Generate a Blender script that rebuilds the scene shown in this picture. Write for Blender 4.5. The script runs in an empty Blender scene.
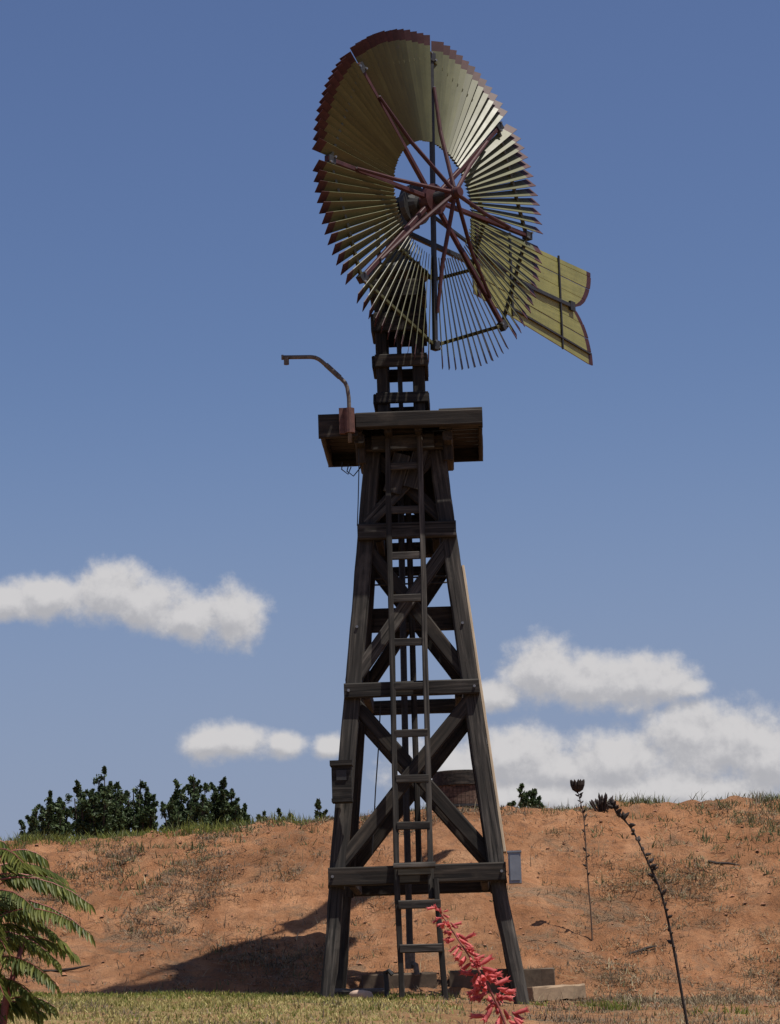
import bpy, math, random
import numpy as np
from mathutils import Vector, Matrix, noise
random.seed(7); rng = np.random.default_rng(7)
C = bpy.context.scene.collection
R_ = math.radians

# ------------------------------------------------------------------ helpers
class MB:
    """collects faces and links them as ONE mesh object"""
    def __init__(s): s.v = []; s.f = []; s.m = []
    def add(s, vs, fs, mi=0):
        o = len(s.v); s.v += [tuple(v) for v in vs]
        for f in fs: s.f.append([i + o for i in f]); s.m.append(mi)
    def box(s, c, d, mi=0, M=None, ch=0.0):
        x, y, z = d[0]/2, d[1]/2, d[2]/2
        vs = [Vector((a*x, b*y, e*z)) for e in (-1, 1) for b in (-1, 1) for a in (-1, 1)]
        if M is not None: vs = [M @ v for v in vs]
        vs = [v + Vector(c) for v in vs]
        s.add(vs, [(0,2,3,1),(4,5,7,6),(0,1,5,4),(2,6,7,3),(0,4,6,2),(1,3,7,5)], mi)
    def tube(s, pts, rad, n=8, mi=0, cap=True):
        pts = [Vector(p) for p in pts]; k = len(pts)
        rr = rad if isinstance(rad, (list, tuple)) else [rad]*k
        vs = []; ref = None
        for i, p in enumerate(pts):
            t = (pts[min(i+1,k-1)] - pts[max(i-1,0)]).normalized()
            if ref is None: ref = Vector((0,0,1)) if abs(t.z) < .9 else Vector((1,0,0))
            a = t.cross(ref); a = a.normalized() if a.length > 1e-6 else t.orthogonal().normalized()
            b = t.cross(a).normalized(); ref = -b if False else a.cross(t)
            for j in range(n):
                w = 2*math.pi*j/n
                vs.append(p + (a*math.cos(w) + b*math.sin(w))*rr[i])
        fs = [(i*n+j, i*n+(j+1)%n, (i+1)*n+(j+1)%n, (i+1)*n+j) for i in range(k-1) for j in range(n)]
        if cap: fs += [tuple(range(n-1,-1,-1)), tuple((k-1)*n+j for j in range(n))]
        s.add(vs, fs, mi)
    def build(s, name, mats, parent=None, loc=None, M=None, smooth=False):
        me = bpy.data.meshes.new(name); me.from_pydata(s.v, [], s.f)
        for m in (mats if isinstance(mats, (list, tuple)) else [mats]): me.materials.append(m)
        me.polygons.foreach_set('material_index', s.m)
        if smooth: me.polygons.foreach_set('use_smooth', [True]*len(s.f))
        me.update()
        return link(name, me, parent, loc, M)

def link(name, me, parent=None, loc=None, M=None):
    o = bpy.data.objects.new(name, me); C.objects.link(o)
    if parent: o.parent = parent
    if M is not None: o.matrix_basis = M
    elif loc is not None: o.location = loc
    return o

def tag(o, label=None, cat=None, group=None, kind=None):
    if label: o['label'] = label
    if cat: o['category'] = cat
    if group: o['group'] = group
    if kind: o['kind'] = kind
    return o

def empty(name, loc, rz=0, parent=None):
    o = bpy.data.objects.new(name, None); C.objects.link(o)
    o.location = loc; o.rotation_euler = (0, 0, rz); o.empty_display_size = .2
    if parent: o.parent = parent
    return o

def copy_part(o, parent, M):
    c = o.copy(); C.objects.link(c); c.parent = parent; c.matrix_basis = M
    return c

def axes(p0, p1, up=(0,0,1)):
    """matrix with local X along p0->p1, local Z as near `up` as can be"""
    p0 = Vector(p0); x = (Vector(p1) - p0).normalized(); z = Vector(up)
    y = z.cross(x)
    if y.length < 1e-4: y = Vector((0,1,0)).cross(x) if abs(x.y) < .9 else Vector((1,0,0)).cross(x)
    y.normalize(); z = x.cross(y)
    M = Matrix((x, y, z)).transposed().to_4x4(); M.translation = p0
    return M

def beam(name, p0, p1, w, h, mat, parent, up=(0,0,1), jit=.004, ch=.012, taper=1.0):
    """a rough-sawn timber: chamfered, slightly uneven along its length. w across, h along `up`"""
    L = (Vector(p1) - Vector(p0)).length; n = max(2, int(L/.18) + 1); mb = MB(); vs = []
    ch = min(ch, w*.25, h*.25)
    prof = [(-1,-1,1,0),(1,-1,-1,0),(1,-1,0,1),(1,1,0,-1),(1,1,-1,0),(-1,1,1,0),(-1,1,0,-1),(-1,-1,0,1)]
    ph = random.random()*50
    for i in range(n):
        t = i/(n-1); k = 1 + (taper-1)*t
        dy = (noise.noise(Vector((t*L*1.3, ph, 0))))*jit*1.6; dz = (noise.noise(Vector((t*L*1.3, ph, 9))))*jit*1.6
        for q, (sy, sz, cy, cz) in enumerate(prof):
            r = (noise.noise(Vector((t*L*4, q*3.1, ph))))*jit
            vs.append((t*L, (sy*w/2 + cy*ch)*k + dy + r, (sz*h/2 + cz*ch)*k + dz + r*.7))
    fs = [(i*8+j, i*8+(j+1)%8, (i+1)*8+(j+1)%8, (i+1)*8+j) for i in range(n-1) for j in range(8)]
    fs = [f[::-1] for f in fs] if False else fs
    fs += [tuple(range(7,-1,-1)), tuple((n-1)*8+j for j in range(8))]
    mb.add(vs, fs)
    return mb.build(name, mat, parent, M=axes(p0, p1, up))

def quads_mesh(name, V, mats, mi=None, tri=False, parent=None, loc=None):
    """V: (n,4,3) or (n,3,3) array of faces -> one mesh object"""
    n, k = V.shape[0], V.shape[1]
    me = bpy.data.meshes.new(name)
    me.vertices.add(n*k); me.vertices.foreach_set('co', V.reshape(-1).astype(np.float32))
    me.loops.add(n*k); me.loops.foreach_set('vertex_index', np.arange(n*k, dtype=np.int32))
    me.polygons.add(n); me.polygons.foreach_set('loop_start', np.arange(0, n*k, k, dtype=np.int32))
    me.polygons.foreach_set('loop_total', np.full(n, k, dtype=np.int32))
    for m in mats: me.materials.append(m)
    if mi is not None: me.polygons.foreach_set('material_index', mi.astype(np.int32))
    me.update(calc_edges=True); me.validate()
    return link(name, me, parent, loc)

# ------------------------------------------------------------------ materials
def mat(name): 
    m = bpy.data.materials.new(name); m.use_nodes = True
    nt = m.node_tree; b = nt.nodes['Principled BSDF']
    return m, nt, b
def N(nt, t, **kw):
    n = nt.nodes.new(t)
    for k, v in kw.items(): setattr(n, k, v)
    return n
def ramp(nt, stops, fac):
    r = N(nt, 'ShaderNodeValToRGB'); e = r.color_ramp.elements
    while len(e) < len(stops): e.new(.5)
    for i, (p, c) in enumerate(stops): e[i].position = p; e[i].color = (*c, 1)
    nt.links.new(fac, r.inputs[0]); return r.outputs[0]
def noise_tex(nt, vec, scale, detail=4, rough=.55, dist=0):
    n = N(nt, 'ShaderNodeTexNoise'); n.inputs['Scale'].default_value = scale
    n.inputs['Detail'].default_value = detail; n.inputs['Roughness'].default_value = rough
    n.inputs['Distortion'].default_value = dist
    nt.links.new(vec, n.inputs['Vector']); return n.outputs['Fac']
def bump(nt, b, h, dist, strength=.6):
    n = N(nt, 'ShaderNodeBump'); n.inputs['Strength'].default_value = strength
    n.inputs['Distance'].default_value = dist
    nt.links.new(h, n.inputs['Height']); nt.links.new(n.outputs[0], b.inputs['Normal'])
def mixf(nt, a, b, f):
    n = N(nt, 'ShaderNodeMix', data_type='FLOAT'); n.inputs[0].default_value = f
    nt.links.new(a, n.inputs[2]); nt.links.new(b, n.inputs[3]); return n.outputs[0]
def mixc(nt, a, b, fac):
    n = N(nt, 'ShaderNodeMix', data_type='RGBA')
    for s, v in ((n.inputs[6], a), (n.inputs[7], b), (n.inputs[0], fac)):
        if hasattr(v, 'is_output'): nt.links.new(v, s)
        elif isinstance(v, tuple): s.default_value = (*v, 1)
        else: s.default_value = v
    return n.outputs[2]
def local_vec(nt, scale):
    tc = N(nt, 'ShaderNodeTexCoord'); oi = N(nt, 'ShaderNodeObjectInfo')
    mu = N(nt, 'ShaderNodeVectorMath', operation='MULTIPLY'); mu.inputs[1].default_value = scale
    nt.links.new(tc.outputs['Object'], mu.inputs[0])
    sc = N(nt, 'ShaderNodeMath', operation='MULTIPLY'); sc.inputs[1].default_value = 37.
    nt.links.new(oi.outputs['Random'], sc.inputs[0])
    ad = N(nt, 'ShaderNodeVectorMath', operation='ADD')
    nt.links.new(mu.outputs[0], ad.inputs[0]); nt.links.new(sc.outputs[0], ad.inputs[1])
    return ad.outputs[0], oi.outputs['Random']

def wood(name, dark, mid, pale, worn=.5, rough=.8):
    m, nt, b = mat(name)
    v, rnd = local_vec(nt, (1.6, 30, 30)); v2, _ = local_vec(nt, (2.2, 4, 4))
    g = noise_tex(nt, v, 1.0, 6, .62, .3); w = noise_tex(nt, v2, 1.0, 5, .6)
    c1 = ramp(nt, [(.30, dark), (.52, mid), (.75, pale)], g)
    wf = ramp(nt, [(worn, (0,0,0)), (worn+.14, (1,1,1))], w)
    wb = N(nt, 'ShaderNodeRGBToBW'); nt.links.new(wf, wb.inputs[0])
    hv = N(nt, 'ShaderNodeMath', operation='MULTIPLY'); hv.inputs[1].default_value = .55; nt.links.new(wb.outputs[0], hv.inputs[0])
    c2 = mixc(nt, c1, pale, hv.outputs[0])
    v3, _ = local_vec(nt, (.9, 46, 46)); ck = noise_tex(nt, v3, 1.0, 3, .5)
    cf = ramp(nt, [(.60, (1,1,1)), (.66, (.25,.25,.25))], ck)
    mu = N(nt, 'ShaderNodeMix', data_type='RGBA', blend_type='MULTIPLY'); mu.inputs[0].default_value = 1
    nt.links.new(c2, mu.inputs[6]); nt.links.new(cf, mu.inputs[7]); c2 = mu.outputs[2]
    # each timber a little darker or paler than the next
    vr = N(nt, 'ShaderNodeMapRange'); vr.inputs[3].default_value = .55; vr.inputs[4].default_value = 1.35; nt.links.new(rnd, vr.inputs[0])
    hs = N(nt, 'ShaderNodeHueSaturation'); nt.links.new(vr.outputs[0], hs.inputs['Value']); nt.links.new(c2, hs.inputs['Color'])
    nt.links.new(hs.outputs[0], b.inputs['Base Color'])
    b.inputs['Roughness'].default_value = rough; b.inputs['Specular IOR Level'].default_value = .25
    bump(nt, b, g, .006, .7)
    return m

def plain(name, col, rough=.6, var=.25, scale=14, metal=0, spec=.4, bumpd=0):
    m, nt, b = mat(name)
    v, rnd = local_vec(nt, (1,1,1)); f = noise_tex(nt, v, scale, 5, .65)
    lo = tuple(c*(1-var) for c in col); hi = tuple(min(1, c*(1+var)) for c in col)
    hs_ = N(nt, 'ShaderNodeHueSaturation'); vr_ = N(nt, 'ShaderNodeMapRange'); vr_.inputs[3].default_value = 1-var*.4; vr_.inputs[4].default_value = 1+var*.4
    nt.links.new(rnd, vr_.inputs[0]); nt.links.new(vr_.outputs[0], hs_.inputs['Value']); nt.links.new(ramp(nt, [(.3, lo), (.7, hi)], f), hs_.inputs['Color'])
    nt.links.new(hs_.outputs[0], b.inputs['Base Color'])
    b.inputs['Roughness'].default_value = rough; b.inputs['Metallic'].default_value = metal
    b.inputs['Specular IOR Level'].default_value = spec
    if bumpd: bump(nt, b, f, bumpd)
    return m

def paint(name, col, rough, spec):
    m, nt, b = mat(name)
    v, rnd = local_vec(nt, (1.5, 34, 34)); v2, _ = local_vec(nt, (5, 9, 9)); v3, _ = local_vec(nt, (1, 1, 1))
    st = noise_tex(nt, v, 1., 5, .6); bl = noise_tex(nt, v3, 3.5, 5, .7); ch = noise_tex(nt, v2, 2.4, 6, .75)
    sc_ = lambda k: tuple(min(1, c*k) for c in col)
    c = ramp(nt, [(.3, sc_(.62)), (.55, col), (.75, sc_(1.25))], mixf(nt, st, bl, .5))
    wf = N(nt, 'ShaderNodeRGBToBW'); nt.links.new(ramp(nt, [(.62, (0,0,0)), (.68, (.8,.8,.8))], ch), wf.inputs[0])
    c = mixc(nt, c, (.10,.085,.065), wf.outputs[0])
    hs_ = N(nt, 'ShaderNodeHueSaturation'); vr_ = N(nt, 'ShaderNodeMapRange'); vr_.inputs[3].default_value = .86; vr_.inputs[4].default_value = 1.14
    nt.links.new(rnd, vr_.inputs[0]); nt.links.new(vr_.outputs[0], hs_.inputs['Value']); nt.links.new(c, hs_.inputs['Color'])
    nt.links.new(hs_.outputs[0], b.inputs['Base Color']); b.inputs['Specular IOR Level'].default_value = spec
    rr = N(nt, 'ShaderNodeMapRange'); rr.inputs[3].default_value = rough - .08; rr.inputs[4].default_value = rough + .15; nt.links.new(bl, rr.inputs[0]); nt.links.new(rr.outputs[0], b.inputs['Roughness'])
    return m

def leafmat(name, a, c, trans=.3, rough=.5, scale=3., rv=.0):
    m, nt, b = mat(name)
    tc = N(nt, 'ShaderNodeTexCoord'); geo = N(nt, 'ShaderNodeNewGeometry')
    f = noise_tex(nt, tc.outputs['Object'], scale, 3)
    av = N(nt, 'ShaderNodeMath', operation='ADD'); nt.links.new(f, av.inputs[0])
    mr = N(nt, 'ShaderNodeMapRange'); mr.inputs[3].default_value = -.3; mr.inputs[4].default_value = .3
    nt.links.new(geo.outputs['Random Per Island'], mr.inputs[0]); nt.links.new(mr.outputs[0], av.inputs[1])
    oi = N(nt, 'ShaderNodeObjectInfo'); rr_ = N(nt, 'ShaderNodeMapRange'); rr_.inputs[3].default_value = -rv; rr_.inputs[4].default_value = rv; nt.links.new(oi.outputs['Random'], rr_.inputs[0])
    a2_ = N(nt, 'ShaderNodeMath', operation='ADD'); nt.links.new(av.outputs[0], a2_.inputs[0]); nt.links.new(rr_.outputs[0], a2_.inputs[1])
    col = ramp(nt, [(.25, a), (.75, c)], a2_.outputs[0])
    nt.links.new(col, b.inputs['Base Color']); b.inputs['Roughness'].default_value = rough
    b.inputs['Specular IOR Level'].default_value = .3
    tr = N(nt, 'ShaderNodeBsdfTranslucent'); nt.links.new(col, tr.inputs['Color'])
    mx = N(nt, 'ShaderNodeMixShader'); mx.inputs[0].default_value = trans
    nt.links.new(b.outputs[0], mx.inputs[1]); nt.links.new(tr.outputs[0], mx.inputs[2])
    nt.links.new(mx.outputs[0], nt.nodes['Material Output'].inputs['Surface'])
    return m

WOOD = wood('creosoted_timber', (.010,.009,.008), (.026,.021,.017), (.075,.060,.046), .56)
WOODG = wood('weathered_grey_timber', (.012,.011,.010), (.034,.030,.026), (.105,.092,.078), .56)
WOODP = wood('pale_new_plank', (.28,.22,.15), (.42,.33,.23), (.52,.43,.31), .5)
WOODR = wood('redwood_stave', (.025,.015,.011), (.062,.037,.026), (.12,.08,.06), .55)
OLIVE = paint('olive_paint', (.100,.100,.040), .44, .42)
OLIVED = plain('shaded_olive_paint', (.07,.066,.028), .5, .3, 12)  # wheel girts: their shade is put into this darker olive
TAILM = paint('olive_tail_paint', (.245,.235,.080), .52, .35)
MAROON = plain('maroon_paint', (.055,.020,.020), .55, .3, 12, spec=.25)
DKIRON = plain('blackened_iron', (.022,.021,.021), .55, .4, 20, spec=.4)
STEEL = plain('galvanised_bolt', (.24,.23,.22), .35, .15, 30, metal=.7)
RUST = plain('rusty_iron', (.080,.034,.026), .75, .4, 25)
PIPE = plain('weathered_pipe', (.095,.075,.06), .6, .45, 30)
GREYBOX = plain('grey_enamel', (.16,.18,.21), .45, .15, 12)
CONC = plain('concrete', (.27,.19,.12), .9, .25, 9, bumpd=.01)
CONCD = plain('dark_concrete', (.095,.068,.046), .9, .4, 6, bumpd=.01)  # darker, more mottled concrete tone for the footings
ROCK = plain('pale_rock', (.42,.30,.23), .9, .2, 9, bumpd=.01)
REDFL = leafmat('coral_red_petal', (.36,.055,.06), (.72,.17,.16), .35, .6, 40, .3)
STALK = plain('dry_stalk', (.028,.019,.015), .8, .4, 30)
STALKP = plain('pale_dry_stalk', (.12,.08,.055), .8, .4, 30)
REDSTEM = plain('red_stem', (.24,.07,.06), .6, .3, 30)

# ------------------------------------------------------------------ terrain
def lerp(x, pts):
    if x <= pts[0][0]: return pts[0][1]
    for (a, b), (c, d) in zip(pts, pts[1:]):
        if x <= c: return b + (d-b)*(x-a)/(c-a)
    return pts[-1][1]
CREST = [(-40,3.7),(-12,4.0),(-4.9,4.16),(-3.1,4.22),(-2,4.26),(-.85,4.34),(.37,4.38),(1.5,4.40),(2.7,4.42),(4.7,4.41),(12,4.5),(40,4.3)]
BASE = [(-60,-1.5),(3,0),(10,1.0),(18,1.74),(23,1.98),(24.6,2.07),(25.2,2.12)]
def sstep(t): t = max(0, min(1, t)); return t*t*(3-2*t)
def fbm(x, y, s, o=3, seed=0.):
    return noise.fractal(Vector((x*s, y*s, seed)), 1.0, 2.0, o)
def gz(x, y, fine=True):
    toe = 24.75 + .22*noise.noise(Vector((x*.35, 3.3, 1))); top = 30.2 + .4*noise.noise(Vector((x*.25, 7.7, 1)))
    b = lerp(y, BASE) - (.03*max(-6, min(6, x-.16)) + .06*sstep((x-.1)/1.2))*sstep((y-8)/8)*(1-sstep((y-25)/5))
    c = 1.6 + (lerp(x, CREST) - 1.6)*.944
    t = (y - toe)/(top - toe)
    if t <= 0: z = b
    elif t < 1:
        s = .7*t + .3*sstep(t); s = s if t < .88 else s + 0*(t)
        z = b + (c-b)*s
    else:
        z = c + .05*math.sin(x*.21+y*.13)*min(1, (y-top)/20)
        z -= max(0, (y-top-60))*.002
    if fine:
        w = sstep((y-24.2)/2.5)*(1-.6*sstep((y-31)/2)) + .38
        gul = noise.noise(Vector((x*1.25 + .3*math.sin(y*.8), y*.16, 4.4)))
        z += w*(.055*fbm(x, y, .8, 3, 2.) + .042*fbm(x, y*1.4, 3.0, 3, 8.) + .014*fbm(x, y, 8.5, 2, 15.) + .085*gul*sstep(t)*(1 - sstep((t-.8)/.2)))
    return z

def build_ground():
    def axis(lo, hi, d, far0, far1):
        a = list(np.arange(lo, hi+1e-6, d)); s = d
        x = hi
        while x < far1: s *= 1.35; x += s; a.append(x)
        x = lo; s = d; pre = []
        while x > far0: s *= 1.35; x -= s; pre.append(x)
        return pre[::-1] + a
    xs = axis(-6.5, 6.5, .055, -900, 900); ys = axis(17, 32.0, .05, -80, 1800)
    nx, ny = len(xs), len(ys)
    co = np.empty((ny, nx, 3), np.float32)
    for j, y in enumerate(ys):
        for i, x in enumerate(xs): co[j, i] = (x, y, gz(x, y))
    idx = np.arange(nx*ny).reshape(ny, nx)
    q = np.stack([idx[:-1,:-1], idx[:-1,1:], idx[1:,1:], idx[1:,:-1]], -1).reshape(-1, 4)
    me = bpy.data.meshes.new('ground'); me.vertices.add(nx*ny); me.vertices.foreach_set('co', co.reshape(-1))
    me.loops.add(q.size); me.loops.foreach_set('vertex_index', q.reshape(-1).astype(np.int32))
    me.polygons.add(len(q)); me.polygons.foreach_set('loop_start', np.arange(0, q.size, 4, dtype=np.int32))
    me.polygons.foreach_set('loop_total', np.full(len(q), 4, np.int32))
    me.polygons.foreach_set('use_smooth', [True]*len(q)); me.update(calc_edges=True)
    m, nt, b = mat('orange_soil')
    tc = N(nt, 'ShaderNodeTexCoord'); P = tc.outputs['Object']
    mpg = N(nt, 'ShaderNodeMapping'); mpg.inputs['Scale'].default_value = (1.5, .34, .34); nt.links.new(P, mpg.inputs[0])
    streak = noise_tex(nt, mpg.outputs[0], 1.6, 7, .7, .5)
    big = noise_tex(nt, P, .55, 5, .6, .6); mid = noise_tex(nt, P, 2.6, 5, .65, .3)
    sm = noise_tex(nt, P, 14, 6, .72); fin = noise_tex(nt, P, 70, 4, .7)
    soil = ramp(nt, [(.28, (.21,.092,.043)), (.48, (.335,.158,.076)), (.60, (.42,.220,.115)), (.74, (.50,.30,.17))], mixf(nt, mid, streak, .6))
    dark = ramp(nt, [(.36, (.085,.052,.034)), (.62, (.23,.125,.075))], sm)
    litter = ramp(nt, [(.35, (.10,.068,.046)), (.6, (.26,.18,.115))], fin)
    def thr(s, a, c):
        r = ramp(nt, [(a, (0,0,0)), (c, (1,1,1))], s); w = N(nt, 'ShaderNodeRGBToBW'); nt.links.new(r, w.inputs[0]); return w.outputs[0]
    c1 = mixc(nt, soil, dark, thr(sm, .60, .47) if False else thr(noise_tex(nt, P, 7, 8, .85, .5), .51, .68))
    c1 = mixc(nt, c1, (.05,.034,.024), thr(noise_tex(nt, P, 20, 6, .85, .6), .57, .68))
    c2 = mixc(nt, c1, litter, thr(noise_tex(nt, P, .62, 8, .8, .9), .53, .64))
    # the flat yard in front of the bank is trodden soil and thatch
    sx = N(nt, 'ShaderNodeSeparateXYZ'); nt.links.new(P, sx.inputs[0])
    yw = N(nt, 'ShaderNodeMath', operation='MULTIPLY_ADD'); yw.inputs[1].default_value = 2.2; 
    nt.links.new(big, yw.inputs[0]); nt.links.new(sx.outputs['Y'], yw.inputs[2])
    mr = N(nt, 'ShaderNodeMapRange'); mr.inputs[1].default_value = 24.6; mr.inputs[2].default_value = 25.7; mr.inputs[3].default_value = .6; mr.inputs[4].default_value = 0
    nt.links.new(yw.outputs[0], mr.inputs[0])
    thatch = ramp(nt, [(.36, (.27,.145,.075)), (.48, (.33,.23,.11)), (.62, (.40,.33,.15))], noise_tex(nt, P, 3.2, 6, .75, .3))
    mv = N(nt, 'ShaderNodeMapRange'); mv.inputs[1].default_value = .32; mv.inputs[2].default_value = .66; mv.inputs[3].default_value = .74; mv.inputs[4].default_value = 1.22
    nt.links.new(noise_tex(nt, P, .9, 6, .68, .8), mv.inputs[0]); hb = N(nt, 'ShaderNodeHueSaturation'); nt.links.new(mv.outputs[0], hb.inputs['Value']); nt.links.new(c2, hb.inputs['Color']); c2 = hb.outputs[0]
    xr = N(nt, 'ShaderNodeMapRange', interpolation_type='SMOOTHSTEP'); xr.inputs[1].default_value = 1.1; xr.inputs[2].default_value = -.7; xr.inputs[3].default_value = .22; xr.inputs[4].default_value = 1.
    nt.links.new(sx.outputs['X'], xr.inputs[0]); tm = N(nt, 'ShaderNodeMath', operation='MULTIPLY'); nt.links.new(mr.outputs[0], tm.inputs[0]); nt.links.new(xr.outputs[0], tm.inputs[1])
    c3 = mixc(nt, c2, thatch, tm.outputs[0])
    fine = N(nt, 'ShaderNodeMapRange'); fine.inputs[3].default_value = .68; fine.inputs[4].default_value = 1.32; nt.links.new(fin, fine.inputs[0])
    hs = N(nt, 'ShaderNodeHueSaturation'); nt.links.new(fine.outputs[0], hs.inputs['Value']); nt.links.new(c3, hs.inputs['Color'])
    nt.links.new(hs.outputs[0], b.inputs['Base Color']); b.inputs['Roughness'].default_value = .95; b.inputs['Specular IOR Level'].default_value = .1
    ad = N(nt, 'ShaderNodeMath', operation='ADD'); nt.links.new(sm, ad.inputs[0]); nt.links.new(fin, ad.inputs[1])
    bump(nt, b, ad.outputs[0], .06, .8)
    me.materials.append(m)
    tag(link('ground', me), kind='structure')
build_ground()

# ------------------------------------------------------------------ ground cover (nobody could count it)
GRASS_G = leafmat('green_grass', (.10,.135,.026), (.25,.26,.055), .4, .6, 1.5)
GRASS_Y = leafmat('straw_grass', (.32,.27,.095), (.50,.43,.18), .35, .7, 1.5)
GRASS_D = leafmat('dead_grey_grass', (.12,.092,.064), (.30,.235,.160), .2, .8, 2)
WEED = leafmat('sage_weed', (.07,.085,.035), (.15,.155,.065), .25, .7, 2)
STRAW = leafmat('bleached_stem', (.20,.155,.09), (.40,.33,.20), .2, .8, 3)
TWIG = plain('dark_litter', (.055,.038,.028), .9, .5, 20)
def blades(pts, h, lean, w, per, mats, pick, name, label, cat, spread=.03):
    n = len(pts)*per
    b = np.repeat(np.array(pts), per, 0) + np.c_[rng.normal(0, spread, n), rng.normal(0, spread, n), np.full(n, -.01)]
    hh = h*(.45 + .8*rng.random(n)); hh = hh*np.repeat(np.array([p_ for p_ in SCL]) if SCL is not None else np.ones(len(pts)), per)
    a = rng.random(n)*6.283; ln = lean*rng.random(n)**.7
    tip = b + np.c_[np.cos(a)*ln*hh, np.sin(a)*ln*hh, hh*np.sqrt(np.maximum(.05, 1-np.minimum(.95, ln*ln*.8)))]
    a2 = rng.random(n)*6.283; ww = w*(.6+.8*rng.random(n))
    s = np.c_[np.cos(a2)*ww/2, np.sin(a2)*ww/2, np.zeros(n)]
    mid = (b*.5 + tip*.5) + np.c_[np.zeros((n,2)), hh*.12]
    V = np.stack([b - s, b + s, mid + s*.8, tip], 1); V2 = np.stack([b - s, mid + s*.8, tip, mid - s*.8], 1)
    V = np.stack([b - s, b + s, mid + s*.7, mid - s*.7], 1)
    T = np.stack([mid - s*.7, mid + s*.7, tip + s*.1, tip - s*.1], 1)
    mi = np.repeat(np.array(pick), per)
    o = quads_mesh(name, np.concatenate([V, T]), mats, np.concatenate([mi, mi]))
    return tag(o, label, cat, kind='stuff')
SCL = None
# 1 green and straw grass strip in front of the bank
pts, pick = [], []
for _ in range(36000):
    x = random.uniform(-4.6, 4.4); y = random.uniform(17.3, 24.9)
    edge = 24.2 + .5*noise.noise(Vector((x*.8, 1, 5)))
    if x > -.4: edge -= .5*min(2, x+.4)
    if y < edge - 2.6 + .8*noise.noise(Vector((x*.7, y*.9, 17))) and random.random() > .35: continue
    d = noise.noise(Vector((x*.9, y*.5, 3)))*.5 + .5
    keep = 1.0 if x < -.4 else max(.004, 1-(x+.4)*1.1)
    if y > edge or random.random() > keep*(d*1.3): continue
    green = (y > edge - 1.3 + .5*noise.noise(Vector((x*2, y*1.5, 9))))
    pts.append((x, y, gz(x, y))); pick.append(0 if (green and random.random() < .8) or random.random() < .25 else 1)
blades(pts, .046, 1.2, .011, 8, [GRASS_G, GRASS_Y], pick, 'grass', 'short green and straw yellow grass in front of the bank', 'grass', .05)
# 2 dead grass patches over the bank
pts, pick, sc = [], [], []
for _ in range(130000):
    x = random.uniform(-5.6, 5.6); y = random.uniform(17.5, 30.7)
    d = fbm(x, y, .55, 3, 11.) + .35*fbm(x, y, 2.6, 2, 5.)
    d += .38 if (x > 1.1 and y < 26.9) else 0
    d += .22 if (-4 < x < -1.9 and y < 29.8) else 0
    if 21.6 < y < 24.3 and x < .3: d -= 1
    if y > 24.6 and abs(x + 3.05 - (y-27.4)*.16 - .1*math.sin(y*2)) < .28: continue      # bare track
    if random.random() > max(.03, min(.6, (d-.06)*1.0))*(.22 if y < 23.6 else 1): continue
    pts.append((x, y, gz(x, y))); g = fbm(x, y, .5, 2, 31.)
    pick.append(3 if x > 1.6 and random.random() < .45 else 2 if random.random() < .10 else (1 if random.random() < .12+max(0,g)*.4 + (.25 if x>2.4 and y>27.6 else 0) else 0)); sc.append(.5+random.random())
SCL = sc
blades(pts, .055, 1.9, .008, 11, [GRASS_D, WEED, TWIG, STRAW], pick, 'dead_grass', 'dead grey grass and litter in patches over the orange bank', 'dead grass', .055)
pts, pick, sc = [], [], []
for _ in range(5200):
    x = random.uniform(-5.2, 5.4); y = random.uniform(23.2, 30.2)
    d = fbm(x, y, .55, 3, 11.) + (.3 if (x > 1.1 and y < 26.9) else 0) + (.2 if (-4 < x < -1.7 and y < 27.5) else 0)
    if y < 24.3 and x < .4 or random.random() > max(.02, d): continue
    pts.append((x, y, gz(x, y))); sc.append(.5 + random.random()); pick.append(0 if random.random() < .75 else 1)
SCL = sc
blades(pts, .13, 2.4, .009, 5, [STRAW, TWIG], pick, 'dry_stems', 'long bleached dry stems lying over the bank', 'dry stems', .09)
# 3 weeds: low green tufts in drifts on the bank and bottom right corner
pts, sc, pick = [], [], []
for cx, cy, n, r, s in [(-3.55,30.6,26,.5,1.),(-3.3,29.6,20,.45,.8),(-2.3,30.9,26,.5,1),(-1.9,31.6,22,.4,1.1),(3.7,31.2,30,.6,1.2),(4.3,31.7,30,.6,1.3),(3.5,30.3,36,.7,.9),(4.4,29.9,30,.6,.8),
                    (1.78,22.3,9,.07,1.1),(1.62,23.2,7,.06,.8),(2.5,21.3,6,.09,.8),(1.15,22.9,5,.07,.6),(.62,23.4,8,.12,.6),(-1.2,23.9,12,.4,.6),(-.2,23.6,10,.25,.6)]:
    for _ in range(n):
        x = random.gauss(cx, r); y = random.gauss(cy if cy < 26 else 24.75 + (cy-26.2)*.94, r); pts.append((x, y, gz(x, y))); sc.append(s*(.6+.7*random.random())); pick.append(0 if cy < 25 else 1)
SCL = sc
blades(pts, .10, 1.0, .012, 12, [GRASS_G, WEED], pick, 'weeds', 'low green weeds tufting the bank and the yard', 'weeds', .05)
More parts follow.
